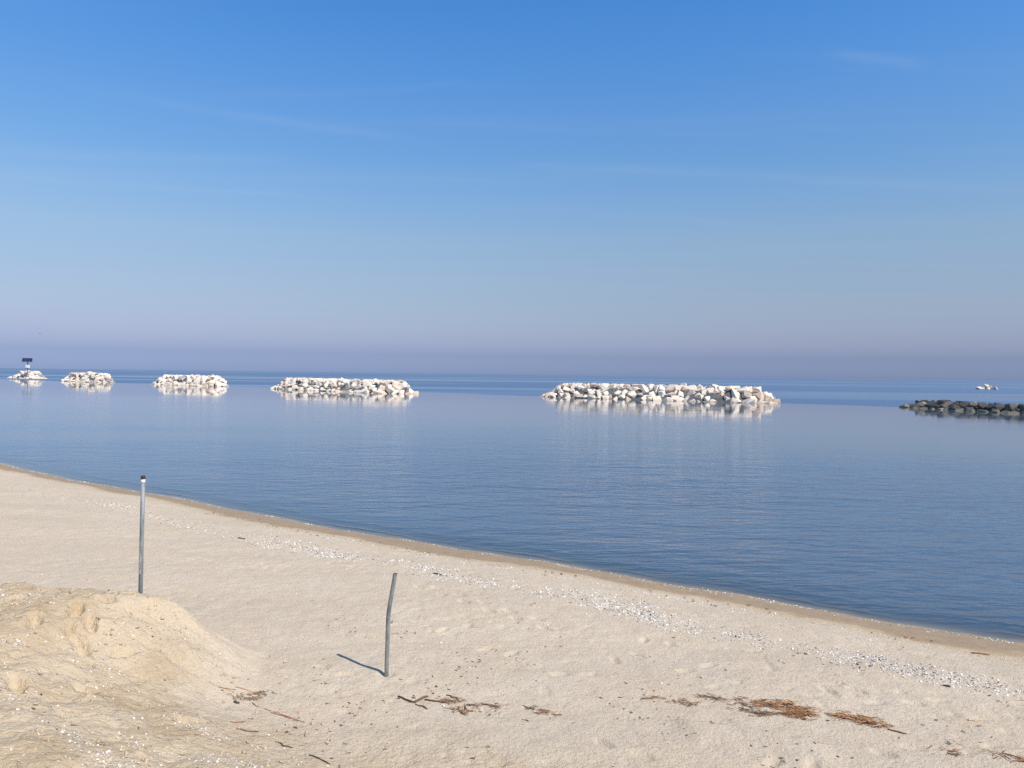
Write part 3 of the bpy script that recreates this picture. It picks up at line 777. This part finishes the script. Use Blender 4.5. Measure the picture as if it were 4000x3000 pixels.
BX, BY = -1.405, 8.80
bg = ground(BX, BY)
bent = empty('pole', (BX, BY, bg))
tag(bent, 'short bent grey metal pole casting its shadow on the open sand', 'pole', 'metal poles on the beach')
pts = [(0, 0, -0.5), (0, 0, 0.0), (0.008, 0, 0.36), (0.014, 0, 0.66), (0.019, 0.0, 0.74), (0.032, 0.0, 0.83), (0.092, -0.01, 1.19)]
bm_obj('tube', tube(pts, [0.0245] * 5 + [0.024, 0.0245], 20, cap=False), M_PIPE_OLD, bent, True)
tip = Vector(pts[-1]); tdv = (tip - Vector(pts[-2])).normalized()
bm_obj('hollow_shade_plug', tube([tip - tdv * 0.03, tip - tdv * 0.012], [0.0235, 0.0235], 20), M_RUST, bent)  # dark plug painting the shade inside the hollow pipe
bm_obj('rim', tube([tip - tdv * 0.014, tip + tdv * 0.002], [0.0252, 0.0252], 20, cap=False), M_PIPE_OLD, bent, True)

# ------------------------------------------------------------------ shells
def scatter(density_fn, x0, x1, y0, y1, n):
    x = rng.uniform(x0, x1, n); y = rng.uniform(y0, y1, n)
    keep = rng.random(n) < density_fn(x, y)
    return x[keep], y[keep]
def shells(name, x, y, smin, smax, label, tilt=0.5, power=2.0):
    n = len(x)
    z = height(x, y)
    size = smin + (smax - smin) * rng.random(n) ** power
    K = 6
    ang = np.arange(K) * 2 * math.pi / K
    rad = np.stack([1.0 + 0.25 * np.cos(ang)] * n) * rng.uniform(0.8, 1.15, (n, K))
    px = rad * np.cos(ang) * size[:, None] * 0.5; py = rad * np.sin(ang) * size[:, None] * 0.38
    pz = np.zeros((n, K))
    P = np.concatenate([np.stack([px, py, pz], -1), np.stack([size * 0.08, 0 * size, size * rng.uniform(0.12, 0.34, n)], -1)[:, None, :]], 1)
    flip = rng.random(n) < 0.3
    P[flip, :, 2] *= -1
    ra, rb, rc = rng.normal(0, tilt, n), rng.normal(0, tilt, n), rng.uniform(0, 6.283, n)
    def rot(P, a, i, j):
        c, s = np.cos(a)[:, None], np.sin(a)[:, None]
        u, v = P[..., i] * c - P[..., j] * s, P[..., i] * s + P[..., j] * c
        P = P.copy(); P[..., i] = u; P[..., j] = v
        return P
    P = rot(rot(rot(P, ra, 1, 2), rb, 0, 2), rc, 0, 1)
    P[..., 0] += x[:, None]; P[..., 1] += y[:, None]
    P[..., 2] += (z + size * 0.09)[:, None]
    base = np.arange(n)[:, None] * (K + 1)
    F = np.stack([np.stack([base[:, 0] + k, base[:, 0] + (k + 1) % K, base[:, 0] + K], -1) for k in range(K)], 1).reshape(-1, 3)
    pal = np.array([(0.84, 0.82, 0.78), (0.79, 0.75, 0.69), (0.66, 0.59, 0.50), (0.56, 0.51, 0.46), (0.36, 0.34, 0.33), (0.62, 0.49, 0.37)])
    pick = rng.choice(len(pal), n, p=[0.36, 0.26, 0.15, 0.09, 0.07, 0.07])
    c = np.repeat(np.concatenate([pal[pick], np.ones((n, 1))], 1), K + 1, 0)
    o = mesh_np(name, P.reshape(-1, 3), F, M_SHELL, fcol=c)
    return tag(o, label, None, None, 'stuff')
AREA = 26 * 22
x = rng.uniform(-15, 9, 170000)
y = SH_C + SH_K * x + 0.00287 * x * x - rng.uniform(2.2, 4.7, 170000) * SH_N
k_ = rng.random(170000) < shell_density(x, y)[0] * 0.55
x, y = x[k_], y[k_]
shells('shell_drift', x, y, 0.010, 0.048, 'drift of bleached white shells along the upper beach', 0.5, 2.6)
n_a = len(x)
x, y = scatter(lambda a, b: shell_density(a, b)[1] * 0.5 + shell_density(a, b)[2] * 0.8, -24, 9.5, 9, 36, 420000)
shells('swash_line_shells', x, y, 0.015, 0.045, 'line of broken shells along the edge of the water')
n_b = len(x)
x, y = scatter(lambda a, b: shell_density(a, b)[3] * 0.5 + 0.012 * (shore_s(a, b) > 2.2), -16, 8, 5, 28, 90000)
shells('scattered_shells', x, y, 0.014, 0.045, 'single white shells scattered over the open sand', 0.4, 2.5)
n_c = len(x)
x, y = scatter(lambda a, b: shell_density(a, b)[4] * 0.9, -6.5, 0.5, 4.3, 9.8, 120000)
shells('bank_shells', x, y, 0.008, 0.029, 'white shell fragments in streaks over the ploughed sand bank', 0.6, 2.2)
print('shells', n_a, n_b, n_c, len(x))

# ------------------------------------------------------------------ clods of sand on the bank
def clod_density(a, b):
    td = toe_dist(a, b)
    cl = sstep(0.0, 0.5, fbm(a * 1.6 + 14, b * 1.6 + 3, 2))
    crest = np.exp(-((td - 1.25) / 0.35) ** 2) * sstep(7.2, 8.0, b)
    foot = np.exp(-((td - 0.15) / 0.3) ** 2)
    return (td > -0.3) * np.clip(0.08 + 0.5 * cl * (crest + 0.5 * foot + 0.15) + 0.35 * crest, 0, 1)
x, y = scatter(clod_density, -6.5, 0.5, 4.4, 9.6, 11000)
n = len(x)
oct_ = np.array([(1, 0, 0), (0, 1, 0), (-1, 0, 0), (0, -1, 0), (0, 0, 1), (0, 0, -1)], float)
size = 0.006 + 0.022 * rng.random(n) ** 3
P = oct_[None] * rng.uniform(0.6, 1.2, (n, 6, 1)) * size[:, None, None] + rng.normal(0, 0.2, (n, 6, 3)) * size[:, None, None]
P[..., 0] += x[:, None]; P[..., 1] += y[:, None]; P[..., 2] += (height(x, y) + size * 0.25)[:, None]
F = (np.arange(n)[:, None, None] * 6 + np.array([(0, 1, 4), (1, 2, 4), (2, 3, 4), (3, 0, 4), (1, 0, 5), (2, 1, 5), (3, 2, 5), (0, 3, 5)])[None]).reshape(-1, 3)
clods = mesh_np('sand_clods', P.reshape(-1, 3), F, M_SAND, fcol=np.tile((0.0, 0.8, 0.0, 0.0), (n * 6, 1)))
tag(clods, 'crumbled lumps of sand over the ploughed sand bank', None, None, 'stuff')

# ------------------------------------------------------------------ plant litter
def chips(name, x, y, lmin, lmax, wid, palette, label, align=None, spread=0.7, lift=0.0, zspread=0.0, curl=0.25):
    """flattened, slightly bent stem pieces"""
    n = len(x)
    z = height(x, y)
    L = lmin + (lmax - lmin) * rng.random(n) ** 1.8
    a = (rng.uniform(0, math.pi, n) if align is None else rng.normal(align, spread, n))
    w = wid * rng.uniform(0.5, 1.4, n)
    ts = np.array([-0.5, 0.0, 0.5])
    bend = rng.normal(0, curl, n)
    V = []
    for tt in ts:
        ca, sa = np.cos(a + bend * tt), np.sin(a + bend * tt)
        cx, cy = x + ca * L * tt, y + sa * L * tt
        cz = z + lift + rng.random(n) * zspread + w * 0.5
        taper = 1.0 - 0.35 * abs(tt) * 2
        for (ox, oz) in ((-0.5, 0.0), (0.0, 0.55), (0.5, 0.0)):
            V.append(np.stack([cx - sa * w * ox * taper, cy + ca * w * ox * taper, cz + w * oz * taper], -1))
    V = np.stack(V, 1)                                  # n, 9, 3
    q = []
    for i in range(2):
        for k in range(3):
            q.append((i * 3 + k, i * 3 + (k + 1) % 3, (i + 1) * 3 + (k + 1) % 3, (i + 1) * 3 + k))
    q = np.array(q)
    F = (np.arange(n)[:, None, None] * 9 + q[None]).reshape(-1, 4)
    pal = np.array(palette)
    c = pal[rng.integers(0, len(pal), n)] * rng.uniform(0.75, 1.2, (n, 1))
    c = np.repeat(np.concatenate([c, np.ones((n, 1))], 1), 9, 0)
    o = mesh_np(name, V.reshape(-1, 3), F, M_REED, fcol=c)
    return tag(o, label, None, None, 'stuff')
BROWN = [(0.13, 0.085, 0.055), (0.19, 0.12, 0.075), (0.09, 0.06, 0.045), (0.25, 0.17, 0.11)]
RUST = [(0.33, 0.15, 0.065), (0.24, 0.10, 0.05), (0.42, 0.22, 0.10), (0.16, 0.07, 0.04), (0.48, 0.30, 0.16)]
x, y = scatter(lambda a, b: 0.5 * sstep(-0.1, 0.5, fbm(a * 0.8 + 5, b * 0.8 + 5, 2)) * (toe_dist(a, b) < 0.4) * (shore_s(a, b) > 2.4) * sstep(13, 7, b), -4, 8, 5, 15, 12000)
chips('plant_litter', x, y, 0.012, 0.055, 0.011, BROWN, 'crumbs of dark plant litter over the open sand', -0.25, 0.6)
x, y = scatter(lambda a, b: np.exp(-((shore_s(a, b) - 1.75 - 0.2 * fbm(a, b, 2)) / 0.2) ** 2) * (0.15 + 0.5 * sstep(0, .4, perlin(a * 1.5, b * 1.5))), -8, 9, 8, 24, 9000)
chips('wrack_line_litter', x, y, 0.03, 0.09, 0.022, BROWN, 'line of dark sea litter along the top of the damp sand', -0.57, 0.35)
x, y = scatter(lambda a, b: 0.25 * sstep(0.0, 0.5, fbm(a + 50, b, 2)) + 0.02, -5.5, 0.5, 4.5, 8.8, 900)
chips('bank_litter', x, y, 0.015, 0.06, 0.011, BROWN, 'brown stem crumbs on the ploughed sand bank', -0.3, 0.7)

def clump(name, centers, n, sd, lmin, lmax, label, pal=RUST, align=-0.3, spread=0.5, wid=0.012, zs=0.018):
    c = np.array(centers)
    k = rng.integers(0, len(c), n)
    x = c[k, 0] + rng.normal(0, sd[0], n); y = c[k, 1] + rng.normal(0, sd[1], n)
    return chips(name, x, y, lmin, lmax, wid, pal, label, align, spread, 0.0, zs, 0.5)
clump('reed_litter_pile', [(2.72, 8.20), (2.85, 8.10), (2.95, 7.92), (3.0, 8.0), (3.04, 8.0), (3.06, 7.9), (2.97, 8.18), (3.12, 8.0)], 300, (0.06, 0.05), 0.04, 0.16,
      'largest russet pile of dead reed bits on the sand', wid=0.011)
clump('reed_litter_pile', [(3.48, 7.9), (3.56, 7.88), (3.62, 7.82), (3.7, 7.78), (3.76, 7.7), (3.66, 7.84)], 190, (0.055, 0.04), 0.04, 0.15,
      'smaller orange-brown pile of dead reed bits right of the largest pile', wid=0.011)
clump('reed_litter_trail', [(1.54, 8.28), (1.85, 8.17), (1.95, 8.14), (2.13, 8.32), (2.25, 8.27), (2.39, 8.23), (2.55, 8.14), (2.45, 7.98), (2.62, 7.93), (2.68, 7.90)], 150, (0.07, 0.03), 0.03, 0.13,
      'thin trail of dark reed bits leading to the largest pile', BROWN + RUST[:2], wid=0.010, zs=0.012)
clump('reed_litter_trail', [(-0.66, 8.12), (-0.6, 8.08), (-0.58, 7.9), (-0.45, 7.84), (-0.36, 7.98), (-0.12, 7.95), (0.25, 7.94), (0.4, 7.84)], 130, (0.06, 0.03), 0.03, 0.12,
      'loose russet stem bits beside the dark split stick', RUST + BROWN, wid=0.009, zs=0.01)
clump('reed_litter_pile', [(4.12, 7.22), (4.18, 7.13), (4.25, 7.3)], 18, (0.04, 0.03), 0.04, 0.13, 'small sprig of dried brown weed on the near sand', BROWN + RUST[:2], wid=0.010)
clump('reed_litter_pile', [(4.62, 7.08), (4.72, 7.0), (4.8, 6.95)], 40, (0.06, 0.04), 0.04, 0.16, 'pale russet reed litter at the near corner of the sand', RUST, wid=0.010)
clump('reed_litter_pile', [(-2.72, 8.05), (-2.66, 8.15), (-2.62, 8.22), (-2.8, 8.0)], 60, (0.05, 0.03), 0.03, 0.12, 'wispy grey brown weed tangle at the foot of the sand bank', BROWN + RUST[:1], wid=0.008)

# ------------------------------------------------------------------ single sticks
def stick(pts2, rad, mat, label, cat='stick', wob=0.01, lift=0.0, seed=0, seg=7):
    r = random.Random(seed); rad *= 0.8
    P = []
    n = 6
    tot = [Vector(p) for p in pts2]
    for i in range(n):
        f = i / (n - 1) * (len(tot) - 1); k = min(int(f), len(tot) - 2); p = tot[k].lerp(tot[k + 1], f - k)
        x, y = p.x + r.uniform(-wob, wob), p.y + r.uniform(-wob, wob)
        P.append((x, y, ground(x, y) + rad * 0.7 + lift * i / (n - 1)))
    o0 = Vector((P[0][0], P[0][1], P[0][2] - rad))
    P = [(a - o0.x, b - o0.y, c - o0.z) for a, b, c in P]
    rr = [rad * r.uniform(0.75, 1.1) * (1.0 if 0 < i < n - 1 else 0.6) for i in range(n)]
    o = bm_obj('stick', tube(P, rr, seg), mat, None, True)
    o.location = o0
    return tag(o, label, cat, 'sticks washed up on the sand')
stick([(-1.17, 8.18), (-0.98, 8.04)], 0.016, M_BARK, 'dark split stick nearest the bent pole', seed=1)
stick([(-1.0, 8.1), (-0.86, 8.21)], 0.017, M_STICK, 'short thick brown stick touching the dark split stick', seed=2)
stick([(-0.88, 8.12), (-0.62, 8.03)], 0.013, M_STICK, 'thin brown stick right of the dark split stick', seed=3)
stick([(-0.97, 8.02), (-0.83, 7.87)], 0.010, M_STICK, 'small pointed brown twig below the dark split stick', seed=4)
stick([(-0.67, 8.25), (-0.55, 8.17)], 0.010, M_STICK, 'short brown twig above the russet stem bits', seed=5)
stick([(-0.28, 8.02), (-0.12, 7.95)], 0.010, M_BARK, 'slim dark twig halfway between bent pole and reed trail', seed=6)
stick([(-1.76, 6.78), (-1.54, 6.64)], 0.009, M_BARK, 'straight thin dark stick at the lower edge of the sand', seed=7, wob=0.003)
stick([(-2.66, 7.95), (-2.58, 7.89), (-2.0, 7.53)], 0.007, M_STICK_RED, 'long russet reed stem at the foot of the sand bank', 'reed', seed=8, wob=0.012)
stick([(-2.53, 7.76), (-2.03, 7.79)], 0.006, M_STICK_PALE, 'long pale reed stem crossing the russet one', 'reed', seed=9)
stick([(-2.4, 7.74), (-2.04, 7.55)], 0.006, M_STICK_RED, 'shorter russet reed stem lying along the long one', 'reed', seed=10)
stick([(-2.52, 7.09), (-2.34, 7.2)], 0.009, M_STICK, 'brown twig on the bank below the reed stems', seed=11)
stick([(-2.64, 7.27), (-2.53, 7.38)], 0.008, M_STICK_RED, 'short russet twig just left of the brown bank twig', seed=12)
stick([(-2.1, 6.99), (-1.95, 6.93)], 0.011, M_STICK, 'stubby dark twig right of the brown bank twig', seed=13)
stick([(-3.05, 8.05), (-2.9, 8.15)], 0.006, M_STICK_RED, 'tiny red reed piece high on the foot of the bank', 'reed', seed=14)
stick([(-2.93, 8.2), (-2.6, 8.27)], 0.006, M_STICK_RED, 'thin red reed stem above the grey weed tangle', 'reed', seed=15)
stick([(2.13, 8.34), (2.36, 8.27)], 0.009, M_BARK, 'dark straight stick along the trail to the largest reed pile', seed=16)
stick([(3.52, 7.72), (3.72, 7.74)], 0.007, M_STICK, 'fine brown twig below the smaller reed pile', seed=17)
stick([(3.80, 7.60), (3.92, 7.52)], 0.011, M_STICK, 'crooked brown twig at the end of the smaller reed pile', seed=18, wob=0.02)
stick([(3.05, 7.95), (3.2, 7.99)], 0.013, M_STICK_RED, 'stout russet reed stub poking from the largest pile', 'reed', seed=19)
stick([(-1.38, 13.70), (-1.19, 13.52)], 0.019, M_BARK, 'dark lump of driftwood in the shell drift', 'driftwood', seed=20)
stick([(6.24, 10.30), (6.46, 10.25)], 0.016, M_STICK_RED, 'reddish stick on the beach near the wet sand', seed=21)
stick([(4.73, 7.86), (4.88, 7.88)], 0.013, M_STICK_PALE, 'bleached pale chip of wood on the bare sand', seed=22)
stick([(4.3, 7.32), (4.75, 7.08)], 0.006, M_STICK_PALE, 'long thin pale stem beside the near russet litter', 'reed', seed=23)
stick([(-5.80, 16.30), (-5.62, 16.24)], 0.017, M_BARK, 'small dark driftwood knot just below the far shell drift', 'driftwood', seed=24)
stick([(5.04, 8.85), (5.10, 8.81)], 0.015, M_BARK, 'tiny dark pebble-like knot under the near shell drift', 'driftwood', seed=25)
stick([(-2.83, 7.88), (-2.77, 7.87)], 0.015, M_BARK, 'small black knot beside the grey weed tangle', 'driftwood', seed=26)
